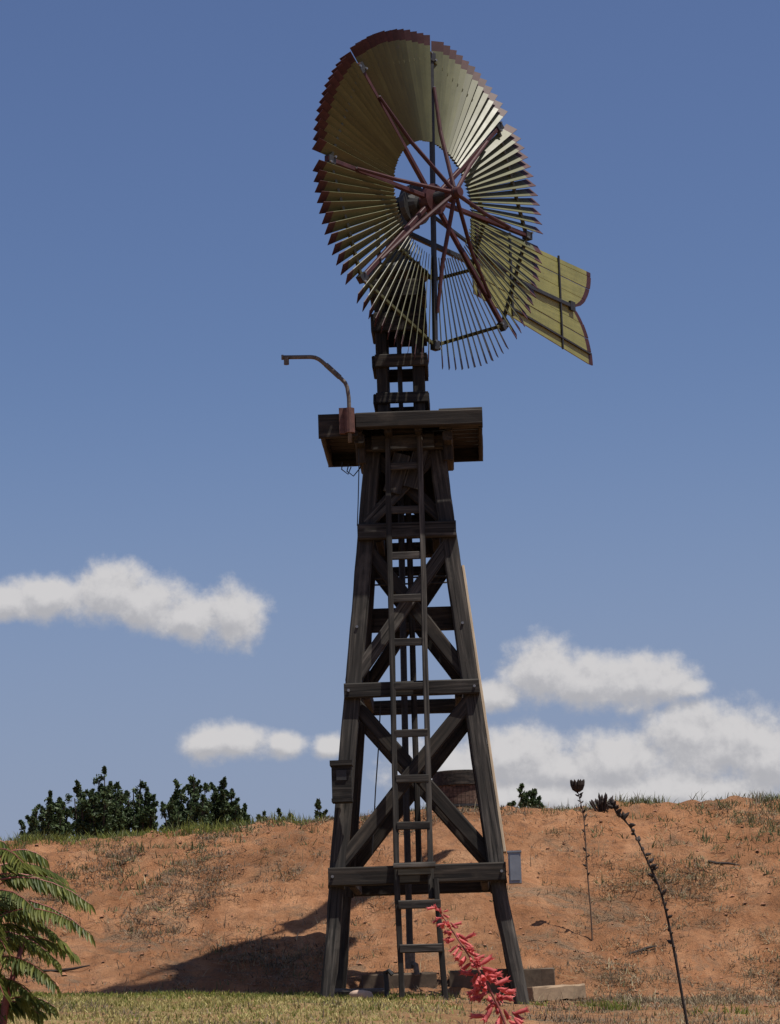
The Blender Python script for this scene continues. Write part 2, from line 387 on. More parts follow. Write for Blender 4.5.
# 4 tall grass along the crest
pts, sc, pick = [], [], []
for _ in range(3400):
    x = random.uniform(-5.4, 5.6); y = random.uniform(29.9, 31.4)
    d = noise.noise(Vector((x*1.3, y*.6, 21)))
    if x < -.8: k = .34 + .5*d; s = .55 + .7*d + (.25 if x > -2.6 else 0); p = 0 if random.random() < .75 else 1
    elif x < 1.5: k = .10; s = .6; p = 1
    else: k = .05 + max(0, d-.12)*1.5; s = .40 + 1.1*max(0, d); p = 1 if random.random() < .6 else (0 if random.random() < .5 else 2)
    if random.random() > k: continue
    pts.append((x, y, gz(x, y))); sc.append(max(.3, s)*(.6+.8*random.random())); pick.append(p)
SCL = sc
blades(pts, .14, .8, .010, 12, [GRASS_G, WEED, GRASS_D], pick, 'crest_grass', 'taller green grass fringing the crest of the bank', 'grass', .06)
SCL = None
# 5 clods and pebbles
V = []
for _ in range(2600):
    x = random.uniform(-5.4, 5.4); y = random.uniform(22.0, 30.5)
    s = .006 + .026*random.random()**4; z = gz(x, y) + s*.2
    ax = [Vector((random.uniform(.6,1.2)*s, 0, 0)), Vector((0, random.uniform(.6,1.2)*s, 0)), Vector((0, 0, random.uniform(.5,.9)*s))]
    rot = Matrix.Rotation(random.random()*6, 3, 'Z'); c = Vector((x, y, z)); a, b_, k = [rot @ v for v in ax]
    for p, q, r in ((a,b_,k),(b_,-a,k),(-a,-b_,k),(-b_,a,k)): V.append([c+p, c+q, c+r, c+(p+r)*.62])
V = np.array([[tuple(p) for p in f] for f in V]); 
CLOD = plain('soil_clod', (.30,.145,.08), .95, .4, 3)
tag(quads_mesh('clods', V, [CLOD]), 'small clods and pebbles lying over the orange bank', 'clods', kind='stuff')

# ------------------------------------------------------------------ windmill
YAW = R_(-1.8); O = Vector((.165, 24, 2.0))
mill = empty('windmill', O, YAW)
tag(mill, 'dark timber windmill with a slatted olive and maroon wheel on a tapering braced tower', 'windmill')
Minv = (Matrix.Translation(O) @ Matrix.Rotation(YAW, 4, 'Z')).inverted()
def W2L(p): return Minv @ Vector(p)
def A(z): return .90 - .105*z          # outer half width of the tower at local height z
LEGT = .15
def corner(sx, sy, z): a = A(z) - LEGT/2; return Vector((sx*a, sy*a, z))
ZP = 5.115                             # underside of the platform
for sx in (-1, 1):
    for sy in (-1, 1):
        foot = gz(*(O + Vector((sx*.85, sy*.85, 0)))[:2], False) - O.z - .12
        zk = .98
        beam('leg', corner(sx, sy, zk), corner(sx, sy, ZP), LEGT, LEGT, WOODG if sy < 0 else WOOD, mill, up=(0,1,0), jit=.006)
        p1 = corner(sx, sy, zk + .01); p0 = corner(sx, sy, foot) + Vector((.045 if sx > 0 else 0, 0, 0))
        beam('leg_stub', p0, p1 + Vector((0, .012*sy*-1, 0)), LEGT*.86, LEGT*.84, WOODG, mill, up=(0,1,0), jit=.014, ch=.025)
# pale plank up the outer side of one leg
beam('edge_plank', (A(1.25)+.014, -A(1.25)+.10, 1.25), (A(3.9)+.014, -A(3.9)+.10, 3.9), .11, .026, WOODP, mill, up=(1,0,0), jit=.002, ch=.004)

def face_pt(face, u, z, out=0.0):
    """a point on one face of the tower: u in -1..1 across at local height z, `out` metres proud of it"""
    a = A(z); f = a + out
    return {'front': Vector((u*a, -f, z)), 'back': Vector((u*a, f, z)), 'right': Vector((f, u*a, z)), 'left': Vector((-f, u*a, z))}[face]
NORM = {'front': (0,-1,0), 'back': (0,1,0), 'right': (1,0,0), 'left': (-1,0,0)}
GIRTS = [(1.075, .165), (2.75, .135), (4.24, .15)]
for face in NORM:
    for z, h in GIRTS:
        uu = 1.0 if face in ('front', 'back') else .80
        ot = .038 if face in ('front', 'back') else -.19
        beam('girt', face_pt(face, -uu, z, ot), face_pt(face, uu, z, ot), .07, h, WOOD if h > .15 else WOODG, mill, up=(0,0,1))
    zs = [(1.17, 2.68), (2.83, 4.16), (4.33, 5.02)]
    for z0, z1 in zs:
        for s in (-1, 1):
            off = -.026 if s > 0 else -.078
            k = .90 if z0 < 4 else .84
            p0, p1 = face_pt(face, -s*k, z0, off), face_pt(face, s*k, z1, off)
            beam('brace', p0, p1, .05, .125, WOOD if face != 'front' else (WOODG if random.random() < .5 else WOOD), mill,
                 up=Vector(NORM[face]).cross(p1-p0), jit=.004)
# extra rear rails seen through the frame
for z, h in ((3.56, .23), (4.02, .09), (4.5, .12)):
    beam('girt', face_pt('back', -1.0, z, -.075), face_pt('back', 1.0, z, -.075), .05, h, WOOD, mill)
for z in (4.30, 4.36, 3.86, 3.92):
    mb = MB(); mb.tube([(-A(z)+.15, .18, z), (A(z)-.15, .18, z)], .009, 6); mb.build('tie_rod', DKIRON, mill)
# bolts at the joints
for z, u in ((2.75,-.93),(2.75,.93),(1.075,-.95),(1.075,.95),(3.35,-.88),(3.35,.88)):
    p = face_pt('front', u, z, .075 if z in (2.75,1.075,4.24) else .004); mb = MB(); mb.tube([p, p+Vector((0,-.014,0))], .014, 6); mb.build('bolt', STEEL, mill)

# platform
plat = MB(); 
px0, px1, py0, py1 = -.775, .735, -.74, .70
nb = 9; bw = (py1-py0)/nb
for i in range(nb):
    y = py0 + (i+.5)*bw
    e = random.uniform(-.012, .012)
    plat.box(((px0+px1)/2+e, y, ZP+.165), (px1-px0-.02, bw-.012, .032))
pf = plat.build('platform_deck', WOOD, mill)
beam('fascia', (px0, py0-.022, ZP+.075), (px0+.36, py0-.022, ZP+.075), .042, .225, WOOD, mill)
beam('fascia', (px0+.35, py0-.05, ZP+.105), (px1, py0-.05, ZP+.10), .09, .145, WOOD, mill)
beam('fascia', (px1-.40, py0+.02, ZP+.115), (px1, py0+.02, ZP+.115), .045, .19, WOOD, mill)
beam('fascia', (px0, py1+.022, ZP+.10), (px1, py1+.022, ZP+.10), .042, .15, WOOD, mill)
for x in (px0+.022, px1-.022): beam('rim_board', (x, py0, ZP+.085), (x, py1, ZP+.085), .042, .13, WOOD, mill)
for x in (-.42, -.14, .14, .42): beam('joist', (x, py0+.02, ZP+.075), (x, py1, ZP+.075), .07, .14, WOOD, mill)
for sx in (-1, 1):
    for y in (-.40, .40): beam('bearer', (sx*.36, y-.0, ZP-.03), (sx*.10, y, ZP-.03), .10, .14, WOOD, mill)
    beam('corbel', (sx*.405, -.46, ZP+.0), (sx*.405, -.46, ZP-.22), .09, .075, WOOD, mill, up=(0,1,0))
    beam('cross_bearer', (sx*.405, py0+.05, ZP-.035), (sx*.405, py1-.05, ZP-.035), .09, .085, WOOD, mill)
# packing blocks and scrap boards behind the ladder head
beam('head_block', (-.30, -.485, ZP-.04), (.28, -.485, ZP-.04), .08, .15, WOODG, mill)
beam('gusset', (-.02, -.43, ZP-.14), (-.13, -.43, ZP-.50), .04, .16, WOODG, mill, up=(1,0,0))
beam('gusset', (.16, -.43, ZP-.10), (.05, -.43, ZP-.46), .04, .15, WOODG, mill, up=(1,0,0))
# rear sheeting that closes the neck of the tower
beam('neck_board', (.16, .33, ZP-.02), (.22, .36, ZP-.95), .04, .22, WOOD, mill, up=(1,0,0))
beam('neck_board', (-.17, .33, ZP-.02), (-.2, .36, ZP-.60), .04, .2, WOOD, mill, up=(1,0,0))

for sx in (-1, 1):
    beam('neck_board', (sx*.245, .36, ZP-.02), (sx*.30, .42, 4.05), .04, .19, WOOD, mill, up=(1,0,0))
    beam('neck_board', (sx*.36, -.10, ZP-.02), (sx*.43, -.12, 4.1), .20, .04, WOOD, mill, up=(1,0,0))
# mast: four posts boxed with boards
mz0, mz1, mh = ZP+.18, 6.9, .225
for sx in (-1, 1):
    for sy in (-1, 1):
        beam('mast_post', (sx*(mh-.055)-.02, sy*(mh-.055), mz0), (sx*(mh-.055)-.02, sy*(mh-.055), mz1), .11, .11, WOOD, mill, up=(0,1,0))
for z, h in ((5.565, .105), (5.93, .125), (6.31, .19), (6.64, .17)):
    for sy in (-1, 1): beam('mast_rail', (-mh-.03, sy*(mh+.02), z-.012*(sy+1)), (mh+.012, sy*(mh+.02), z-.012*(sy+1)), .038, h, WOOD, mill)
    for sx in (-1, 1): beam('mast_rail', (sx*(mh+.02)-.02, -mh+.004, z), (sx*(mh+.02)-.02, mh-.004, z), .038, h*.95, WOOD, mill)
beam('mast_rod', (-.03, 0, ZP+.2), (-.03, 0, mz1), .045, .045, DKIRON, mill, up=(0,1,0), jit=.002)
# mill head (turntable, gear casting, shaft housing)
PSI = R_(49.13); n = Vector((math.sin(PSI), -math.cos(PSI), 0)); hv = Vector((math.cos(PSI), math.sin(PSI), 0)); vv = Vector((0,0,1))
HUB = Vector((.504, 23.706, 9.488)); AX = Vector((.165, 24, 9.43))
head = MB()
def lathe(mb, prof, c, ax, nseg=20, mi=0):
    ax = Vector(ax).normalized(); a = ax.orthogonal().normalized(); b = ax.cross(a); vs = []
    for t, r in prof:
        for j in range(nseg):
            w = 2*math.pi*j/nseg; vs.append(Vector(c) + ax*t + (a*math.cos(w)+b*math.sin(w))*r)
    k = len(prof)
    fs = [(i*nseg+j, i*nseg+(j+1)%nseg, (i+1)*nseg+(j+1)%nseg, (i+1)*nseg+j) for i in range(k-1) for j in range(nseg)]
    mb.add(vs, fs, mi)
base = W2L((.145, 24, 8.80))
lathe(head, [(0,.0),(0,.30),(.05,.30),(.05,.24),(.10,.22),(.13,.12),(.60,.085),(.62,.16),(.72,.16),(.74,.0)], base, (0,0,1))
hub_l = W2L(HUB); ax_l = W2L(AX); nl = (W2L(HUB + n) - hub_l).normalized()
lathe(head, [(-.62,0),(-.62,.07),(-.30,.08),(-.28,.15),(-.22,.15),(-.20,.07),(.30,.055),(.30,0)], hub_l, nl)
lathe(head, [(-.06,0),(-.06,.20),(.0,.20),(.0,.14),(.05,.10),(.09,.0)], hub_l - nl*.20, nl)
hM = Matrix.Rotation(YAW*0 + PSI - math.pi/2 + math.pi/2, 3, 'Z')
head.box(hub_l - nl*.42 + Vector((0,0,-.06)), (.18,.34,.30), M=hM); head.box(hub_l - nl*.45 + Vector((0,0,-.28)), (.11,.2,.34), M=hM)
ho = head.build('mill_head', DKIRON, mill)
mb = MB(); mb.tube([ax_l + Vector((.03,-.05,-.1)), ax_l + Vector((.02,-.03,-1.0))], .016, 8); mb.tube([ax_l+Vector((-.10,0,.05)), ax_l+Vector((-.20,.05,.22)), ax_l+Vector((-.21,.05,.0)), ax_l+Vector((-.19,.05,-.5))], .02, 8)
mb.build('crank_rod', DKIRON, mill)

# wheel: local frame x = horizontal in the wheel plane, y = axis pointing away, z = up
Mw = Matrix((hv, -n, vv)).transposed().to_4x4(); Mw.translation = HUB
Mw = Minv @ Mw
hubm = MB()
lathe(hubm, [(-.34,0),(-.34,.045),(-.27,.06),(-.25,.085),(-.21,.085),(-.19,.05),(-.05,.05),(-.04,.15),(.03,.15),(.05,.07),(.12,.07),(.12,0)], (0,0,0), (0,1,0))
wheel = hubm.build('wheel', MAROON, mill, M=Mw)
ROT = R_(-1.74); RA = 1.449; RO = 1.65; RI = .575; NV = 12
def pol(a, r, y=0.): return Vector((math.cos(a)*r, y, math.sin(a)*r))
arm_a = [math.pi/2 + ROT + k*math.pi/4 for k in range(8)]
for k, a in enumerate(arm_a):
    rad = pol(a, 1)
    beam('spoke', pol(a, .08), pol(a, RA+.05), .045, .042, DKIRON if k in (0, 4) else MAROON, wheel, up=(0,1,0), jit=.001, ch=.006)
    mb = MB(); mb.tube([pol(a, .06, -.26), pol(a, .62 if k % 2 else .66, -.105), pol(a, 1.13, -.035)], [.021,.02,.016], 8)
    br = mb.build('front_brace', MAROON, wheel)
    mb = MB(); t = Vector((-math.sin(a), 0, math.cos(a)))
    Mx = Matrix((rad, Vector((0,1,0)), rad.cross(Vector((0,1,0))))).transposed()
    mb.box(pol(a, RA), (.09,.06,.075), M=Mx); mb.build('clamp', DKIRON, wheel)
    for r_, s_ in ((RA+.03, .03), (RA-.03, -.03), (1.13, 0)):
        p = pol(a, r_, -.032) + t*s_; mb = MB(); mb.tube([p, p + Vector((0,-.014,0))], .012, 6); mb.build('bolt', STEEL, wheel)
    b = arm_a[(k+1) % 8]
    for r_ in (RA, .80):
        d = .02
        q0, q1 = pol(a, r_, .010 if r_ > 1 else .016), pol(b, r_, .010 if r_ > 1 else .016); qd = (q1-q0).normalized()
        beam('girt', q0 + qd*.03, q1 - qd*.03, .034, .03, OLIVED, wheel, up=(0,1,0), jit=.001, ch=.004)
# one slat: local x along the radius, y across, thin in z; maroon tip
PITCH = R_(42.5)
def slat_mesh():
    mb = MB(); w0, w1, th = .052, .124, .006; tip = .105
    stations = [(RI, w0), (RO - tip, w0 + (w1-w0)*(RO-tip-RI)/(RO-RI)), (RO, w1)]
    ringv = []
    for r, w in stations: ringv.append([(r,-w/2,-th/2),(r,w/2,-th/2),(r,w/2,th/2),(r,-w/2,th/2)])
    for i in range(2):
        vs = ringv[i] + ringv[i+1]
        mb.add(vs, [(j, (j+1)%4, 4+(j+1)%4, 4+j) for j in range(4)], 1 if i else 0)
    mb.add(ringv[0], [(3,2,1,0)], 0); mb.add(ringv[2], [(0,1,2,3)], 1)
    return mb
first = None
for k in range(8):
    a0 = arm_a[k]
    for i in range(NV):
        a = a0 + math.pi/4*((i + .5)/NV)*.915 + math.pi/4*.0425
        x = pol(a, 1); t = Vector((-math.sin(a), 0, math.cos(a))); nn = Vector((0,-1,0))   # t: anticlockwise, nn: towards the wind
        p = (R_(33) if k == 5 else PITCH) + R_(random.gauss(0, 1.5))
        z = nn*math.cos(p) + t*math.sin(p); y = z.cross(x)
        M = Matrix((x, y, z)).transposed().to_4x4(); M.translation = x*random.uniform(-.004,.004)
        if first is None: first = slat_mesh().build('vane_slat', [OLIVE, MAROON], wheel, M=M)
        else: copy_part(first, wheel, M)

# tail: furled beside the wheel, plane vertical through the mast axis
PT = R_(57); tu = Vector((math.cos(PT), math.sin(PT), 0)); tn = Vector((math.sin(PT), -math.cos(PT), 0))
TO = Vector((.165, 24, 0))
Mt = Matrix((tu, -tn, vv)).transposed().to_4x4(); Mt.translation = TO; Mt = Minv @ Mt
# outline (u, z): boards run lengthwise, the rear edge is two lobes either side of a notch
def rear(z):
    if z > 9.29: t = min(1, (z-9.29)/(9.77-9.29)); return 3.43 + .43*(1-(1-t)**2.2)**.62
    t = min(1, (9.29-z)/(9.29-8.72)); return 3.43 + .38*(1-(1-t)**2)**.72
zt0, zt1, zb0, zb1 = 9.76, 9.77, 8.97, 8.72
tb = MB(); NB = 22
for i in range(NB):
    f0, f1 = i/NB, (i+1)/NB - (.008 if i % 3 == 2 else 0)
    m_ = 8; cols = []
    for j in range(m_+1):
        s = j/m_; row = []
        for f in (f0, f1):
            ze = zb1 + (zt1-zb1)*f; u1 = rear(ze); uf = 1.38 + (u1-.09-1.38)*s
            row.append((uf, (zb0 + (zb1-zb0)*s) + ((zt0-zb0) + ((zt1-zb1)-(zt0-zb0))*s)*f))
        cols.append(row)
    for f_, row in enumerate([1]):
        ze = zb1 + (zt1-zb1)*f0; ze2 = zb1 + (zt1-zb1)*f1
        cols.append([(rear(ze), ze), (rear(ze2), ze2)])
    y0 = .004*((i//3) % 2); th = .014
    for j in range(len(cols)-1):
        (a0, b0), (a1, b1) = cols[j], cols[j+1]
        vs = [(a0[0],y0,a0[1]),(a1[0],y0,a1[1]),(b1[0],y0,b1[1]),(b0[0],y0,b0[1])]
        vs += [(v[0], y0+th, v[2]) for v in vs]
        tb.add(vs, [(0,1,2,3),(7,6,5,4),(0,4,5,1),(1,5,6,2),(2,6,7,3),(3,7,4,0)], 1 if j == len(cols)-2 else 0)
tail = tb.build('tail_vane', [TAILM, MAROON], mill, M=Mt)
beam('boom', (.18, .035, 9.32), (3.42, .035, 9.28), .04, .06, DKIRON, tail, jit=.002)
beam('boom_strut', (.5, -.02, 9.60), (2.0, -.02, 9.35), .03, .04, DKIRON, tail, jit=.002)
beam('batten', (3.14, -.010, 8.76), (3.14, -.010, 9.79), .018, .022, DKIRON, tail, up=(1,0,0), jit=.001, ch=.002)
beam('batten', (2.12, -.010, 8.90), (2.12, -.010, 9.79), .018, .03, DKIRON, tail, up=(1,0,0), jit=.001, ch=.002)
beam('batten', (1.46, -.012, 8.95), (1.46, -.012, 9.77), .02, .05, MAROON, tail, up=(1,0,0), jit=.001, ch=.002)
beam('lower_rail', (2.1, -.012, 8.98), (3.75, -.012, 8.83), .018, .02, DKIRON, tail, jit=.001, ch=.002)
mb = MB(); mb.box((3.38, -.012, 9.285), (.10,.03,.10)); mb.build('boom_clamp', DKIRON, tail)
beam('boom_face', (2.2, -.012, 9.30), (3.36, -.012, 9.285), .02, .045, DKIRON, tail, jit=.002)

# boxes fixed to the front legs, and cables
bx = empty('switch_box', (-.64, -.885, 1.90), 0, mill)
mb = MB(); mb.box((0,-.0,0), (.175,.14,.36)); mb.box((0,-.01,.168), (.20,.18,.045)); mb.box((0,-.004,-.16), (.185,.15,.03)); mb.build('cover', WOODG, bx)
mb = MB(); mb.box((.0,-.073,.06), (.09,.012,.09)); mb.build('dark_panel', DKIRON, bx)
mb = MB(); mb.box((.865, -.80, 1.10), (.11,.16,.27)); mb.box((.865,-.80,1.242), (.125,.175,.016)); mb.box((.865,-.883,1.10), (.085,.010,.22))
mb.build('meter_box', GREYBOX, mill)
mb = MB()
mb.tube([(-.42,-.50,ZP-.02),(-.425,-.51,ZP-.3),(-.44,-.52,ZP-.6),(-.455,-.50,4.30)], .005, 5)
mb.tube([(-.54,.0,5.0),(-.56,-.0,4.93),(-.50,-.0,4.88),(-.44,-.0,4.95),(-.42,0,5.0)], .006, 5); mb.tube([(-.60,.0,5.02),(-.61,0,4.95),(-.55,0,4.90),(-.52,0,4.97)], .006, 5)
mb.tube([(-.30,-.2,2.7),(-.33,-.2,2.3),(-.37,-.2,1.9),(-.42,-.2,1.3)], .006, 5)
mb.build('cable', DKIRON, mill)

# ------------------------------------------------------------------ things on and by the tower
# ladder
lad = empty('ladder', (O.x, O.y, O.z), YAW)
tag(lad, 'narrow wooden ladder fixed up the front of the windmill tower', 'ladder')
def ladc(z): return lerp(z, [(.95,-.030),(1.1,-.020),(2.73,-.008),(3.57,.0),(5.2,.0)])
def lady(z): return -(A(z) + .115)
hw = lambda z: .150
for s in (-1, 1):
    q = [(ladc(z) + s*hw(z), lady(z), z) for z in (.85, 2.7, 4.0, 5.07)]
    beam('rail', q[0], (ladc(5.2)+s*hw(0), lady(5.2)-.04, 5.23), .05, .042, WOODG, lad, up=(0,1,0), jit=.004, ch=.006)
for z in (1.10, 1.50, 1.92, 2.33, 2.76, 3.17, 3.58, 3.98, 4.42, 4.84, 5.18):
    beam('rung', (ladc(z)-.145, lady(z)-.024, z), (ladc(z)+.145, lady(z)-.024, z), .03, .07 if z != 5.18 else .09, WOODG, lad, jit=.004, ch=.006)
low0 = .06
for s in (-1, 1):
    beam('rail', (.03 + s*.192, -1.02, gz(O.x+s*.18, 22.98, False)-O.z-.08), (-.005 + s*.170, -.985, 1.02), .05, .06, WOODG, lad, up=(0,1,0), jit=.005, ch=.008)
for z in (.42, .80): beam('rung', (-.165, -1.045, z), (.205, -1.045, z), .03, .075, WOODG, lad, jit=.005)
beam('step_board', (-.20, -1.03, 1.135), (.17, -1.03, 1.135), .12, .05, WOODG, lad)
# bent pipe arm with its rusty socket
pa = empty('pipe_arm', (-.345, 23.17, 7.03))
tag(pa, 'bent iron pipe arm with a rusty socket bolted to the platform edge', 'pipe arm')
mb = MB(); mb.tube([(0,0,-.02),(0,0,.10),(.0,0,.40),(-.012,0,.50),(-.03,0,.545),(-.07,0,.59),(-.24,0,.755),(-.265,0,.775),(-.30,0,.793),(-.34,0,.80),(-.60,0,.805)], .019, 10)
pipe_o = mb.build('pipe', PIPE, pa, smooth=True)
mb = MB(); mb.tube([(-.565,0,.80),(-.565,0,.735)], .024, 8); mb.tube([(-.61,0,.805),(-.59,0,.805)], .025, 8); mb.build('nozzle', PIPE, pa)
mb = MB(); mb.tube([(.0,0,.07),(.0,0,.30)], .048, 12); mb.box((-.04,.03,.19), (.11,.05,.24)); mb.build('socket', RUST, pa)
mb = MB()
for i in range(5): 
    t = i/4; p = Vector((-.09-.10*t, 0, .61+.10*t)); mb.tube([p+Vector((-.006,0,.006))*2, p-Vector((-.006,0,.006))*2], .024, 8)
mb.build('clip', PIPE, pa)
# pump pipes down the middle
pp = empty('well_pipe', (O.x, O.y, gz(O.x, O.y, False)))
tag(pp, 'slender dark well pipe running down the middle of the tower', 'pipe')
mb = MB(); z0 = pp.location.z
mb.tube([(-.11,0,.30),(-.10,0,1.6),(-.08,0,3.2),(-.05,0,5.3)], .032, 10); mb.build('pipe', DKIRON, pp)
beam('pump_rod', (.0,.03,1.05), (.01,.03,5.4), .055, .05, WOODG, pp, up=(0,1,0), jit=.002)
mb = MB(); mb.tube([(-.11,0,.24),(-.11,0,.42)], .05, 10); mb.tube([(-.11,0,.30),(-.06,-.06,.27),(-.05,-.07,.18)], .026, 8); mb.build('valve', PIPE, pp)
# short stake and junk pipe by the ladder foot
st = MB(); st.tube([(0,0,-.1),(.01,0,.13),(.0,0,.24)], .022, 8); st.tube([(0,0,.22),(.03,-.03,.24),(.06,-.04,.2)], .02, 8)
o = st.build('standpipe', DKIRON, loc=(-.17, 23.5, gz(-.17, 23.5))); tag(o, 'short dark standpipe beside the foot of the ladder', 'standpipe')
jp = MB(); jp.tube([(-.36,0,.06),(-.1,.02,.05),(.22,-.02,.045)], .03, 8); 
o = jp.build('fallen_pipe', PIPE, loc=(-.36, 23.9, gz(-.36, 23.9))); tag(o, 'grey pipe lying on the ground behind the pale rock', 'pipe')
# concrete
def block(name, c, d, rz, m, label, tilt=0):
    mb = MB(); L, W, H = d; nx = 8
    vs = []
    for i in range(nx+1):
        x = -L/2 + L*i/nx; j = lambda: random.uniform(-.008,.008)
        c_ = .015
        for y, z in ((-W/2,0),(-W/2,H-c_),(-W/2+c_,H),(W/2-c_,H),(W/2,H-c_),(W/2,0)): vs.append((x+j(), y+j(), z+j()-.0))
    fs = [(i*6+k, (i+1)*6+k, (i+1)*6+(k+1)%6, i*6+(k+1)%6) for i in range(nx) for k in range(6)]
    fs += [tuple(range(6)), tuple(nx*6+k for k in range(5,-1,-1))]
    mb.add(vs, fs); o = mb.build(name, m, loc=c); o.rotation_euler = (0, tilt, rz); tag(o, label, 'concrete block')
    return o
block('concrete_footing', (.92, 24.95, 2.27-.24), (.98,.26,.24), R_(-2), CONCD, 'dark concrete footing lying behind the right tower leg')
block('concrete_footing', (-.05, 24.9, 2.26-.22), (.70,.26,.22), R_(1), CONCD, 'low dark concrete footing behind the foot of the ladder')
block('concrete_block', (1.36, 24.05, gz(1.36,24.05)+.01), (.60,.15,.125), R_(34), CONC, 'pale tan concrete block lying on the dirt right of the tower', R_(-2))
rk = MB()
import bmesh
bm = bmesh.new(); bmesh.ops.create_icosphere(bm, subdivisions=3, radius=1)
for v in bm.verts:
    f = 1 + .28*noise.noise(v.co*1.3+Vector((3,1,2))) + .08*noise.noise(v.co*4); v.co = Vector((v.co.x*.095*f, v.co.y*.08*f, v.co.z*.062*f))
me = bpy.data.meshes.new('rock'); bm.to_mesh(me); bm.free(); me.materials.append(ROCK)
for p_ in me.polygons: p_.use_smooth = True
o = link('rock', me, loc=(-.385, 23.25, gz(-.385,23.25)+.025)); tag(o, 'pale pinkish rock in the grass by the left tower foot', 'rock')
# scattered fallen sticks on the bank
for i, (x, y, L, a, lab) in enumerate([(2.35,25.9,.28,.2,'dark fallen stick lying on the bank behind the tan concrete block'),(-3.3,25.6,.5,-.1,'dark fallen stick lying on the bank right of the leafy shrub'),(3.45,28.0,.34,-.25,'dark fallen branch lying high on the right side of the bank')]):
    mb = MB(); c_, s_ = math.cos(a), math.sin(a); z0 = gz(x, y)
    P = [(t*L*c_, t*L*s_, gz(x+t*L*c_, y+t*L*s_) - z0 + .02 + .015*math.sin(t*5)) for t in (-.5,-.2,.15,.5)]
    mb.tube(P, [.012,.018,.015,.006], 6); o = mb.build('fallen_stick', STALK, loc=(x,y,z0)); tag(o, lab, 'stick')

# water tank on the crest
tk = empty('wooden_tank', (.86, 36.3, 4.3))
tag(tk, 'brown wooden stave tank with a dark rim on the crest behind the tower', 'tank')
mb = MB(); nst = 40; Rt = .36; top = .90
for i in range(nst):
    a0, a1 = 2*math.pi*(i+.04)/nst, 2*math.pi*(i+.96)/nst
    vs = [(math.cos(a)*r, math.sin(a)*r, z) for z in (-.3, top) for a, r in ((a0,Rt),(a1,Rt),(a1,Rt-.04),(a0,Rt-.04))]
    mb.add(vs, [(0,1,5,4),(1,2,6,5),(2,3,7,6),(3,0,4,7),(4,5,6,7)])
mb.build('stave_wall', WOODR, tk)
mb = MB(); lathe(mb, [(.80,.365),(.80,.39),(.99,.39),(1.0,.38),(1.02,.0)], (0,0,0), (0,0,1), 40); mb.build('rim', WOOD, tk)
for z in (.2, .5):
    mb = MB(); lathe(mb, [(z,.362),(z,.372),(z+.03,.372),(z+.03,.362)], (0,0,0), (0,0,1), 40); mb.build('hoop', DKIRON, tk)

# ------------------------------------------------------------------ vegetation
BARK = plain('dark_bark', (.05,.038,.028), .9, .4, 20)
TREE_L = leafmat('dark_tree_leaf', (.030,.052,.022), (.080,.115,.042), .2, .55, 3)
TREE_M = leafmat('bush_leaf', (.030,.045,.016), (.075,.095,.032), .25, .6, 3)
def tree(name, loc, H, W, label, cat, leaf, nlimb=9, nleaf=90, ls=.075, group=None, low=.18, seed=0):
    """trunk, ascending limbs, and leaf tufts strung along every limb"""
    rs = random.Random(seed); nr = np.random.default_rng(seed)
    t = empty(name, loc); tag(t, label, cat, group)
    tr = MB(); trunk_h = H*.3
    tr.tube([(0,0,-.15),(.02,0,trunk_h*.5),(.0,.02,trunk_h)], [H*.035,H*.028,H*.022], 8)
    tufts = []
    for i in range(nlimb):
        a = rs.random()*6.283; f = math.sqrt((i+.5)/nlimb)*rs.uniform(.75,1.0)
        tip = Vector((math.cos(a)*W*f, math.sin(a)*W*f*.9, H*(1 - .30*f*f)*rs.uniform(.86,1.03)))
        st = Vector((0,0,trunk_h*rs.uniform(.4,1)))
        midp = st.lerp(tip, .5) + Vector((math.cos(a)*W*.18, math.sin(a)*W*.18, -H*.04))
        P = [st*(1-u)**2 + midp*2*u*(1-u) + tip*u*u for u in (0,.25,.5,.75,1)]
        tr.tube(P, [H*.016,H*.013,H*.010,H*.007,H*.003], 6)
        for k in range(11):
            u = low + (1-low)*((k+rs.random())/11); p = st*(1-u)**2 + midp*2*u*(1-u) + tip*u*u
            r = W*.24*(1.15 - .70*u)
            tufts.append((p + Vector((rs.gauss(0,r*.5), rs.gauss(0,r*.5), rs.gauss(0,r*.4))), r))
            if rs.random() < .75:   # upright side sprigs
                dq = Vector((rs.gauss(0,.6), rs.gauss(0,.6), rs.uniform(.6,1.5))).normalized()
                for e_ in (1.1, 1.6, 2.1): tufts.append((p + dq*r*e_, r*(.62-.2*e_)))
    tr.build('trunk', BARK, t)
    cs = np.concatenate([np.array(p)[None] + nr.normal(0, 1, (nleaf, 3))*r*.42 for p, r in tufts])
    m_ = len(cs); d1 = nr.normal(0,1,(m_,3)); d1 /= np.linalg.norm(d1,axis=1)[:,None]
    d2 = np.cross(d1, nr.normal(0,1,(m_,3))); d2 /= np.linalg.norm(d2,axis=1)[:,None]
    s = ls*(.6+.8*nr.random(m_))[:,None]
    V = np.stack([cs - d1*s*.6, cs + d2*s*.28, cs + d1*s*.6, cs - d2*s*.28], 1)
    quads_mesh('crown', V, [leaf], parent=t)
    return t
G = 'dark trees standing behind the crest'
TR = [(-6.50,2.22,.50,'leftmost dark green tree on the crest, low and ragged'),
      (-5.66,2.52,.66,'tallest dark green tree on the crest, left of the gap'),
      (-4.98,2.46,.50,'dark green tree on the crest just left of the dip in the tree line'),
      (-3.86,2.34,.50,'dark green upright tree on the crest just right of the dip in the tree line'),
      (-3.40,2.30,.42,'dark green tree with a spiky top, second from right in the row'),
      (-3.04,2.0,.24,'small dark green tree ending the right of the row on the crest')]
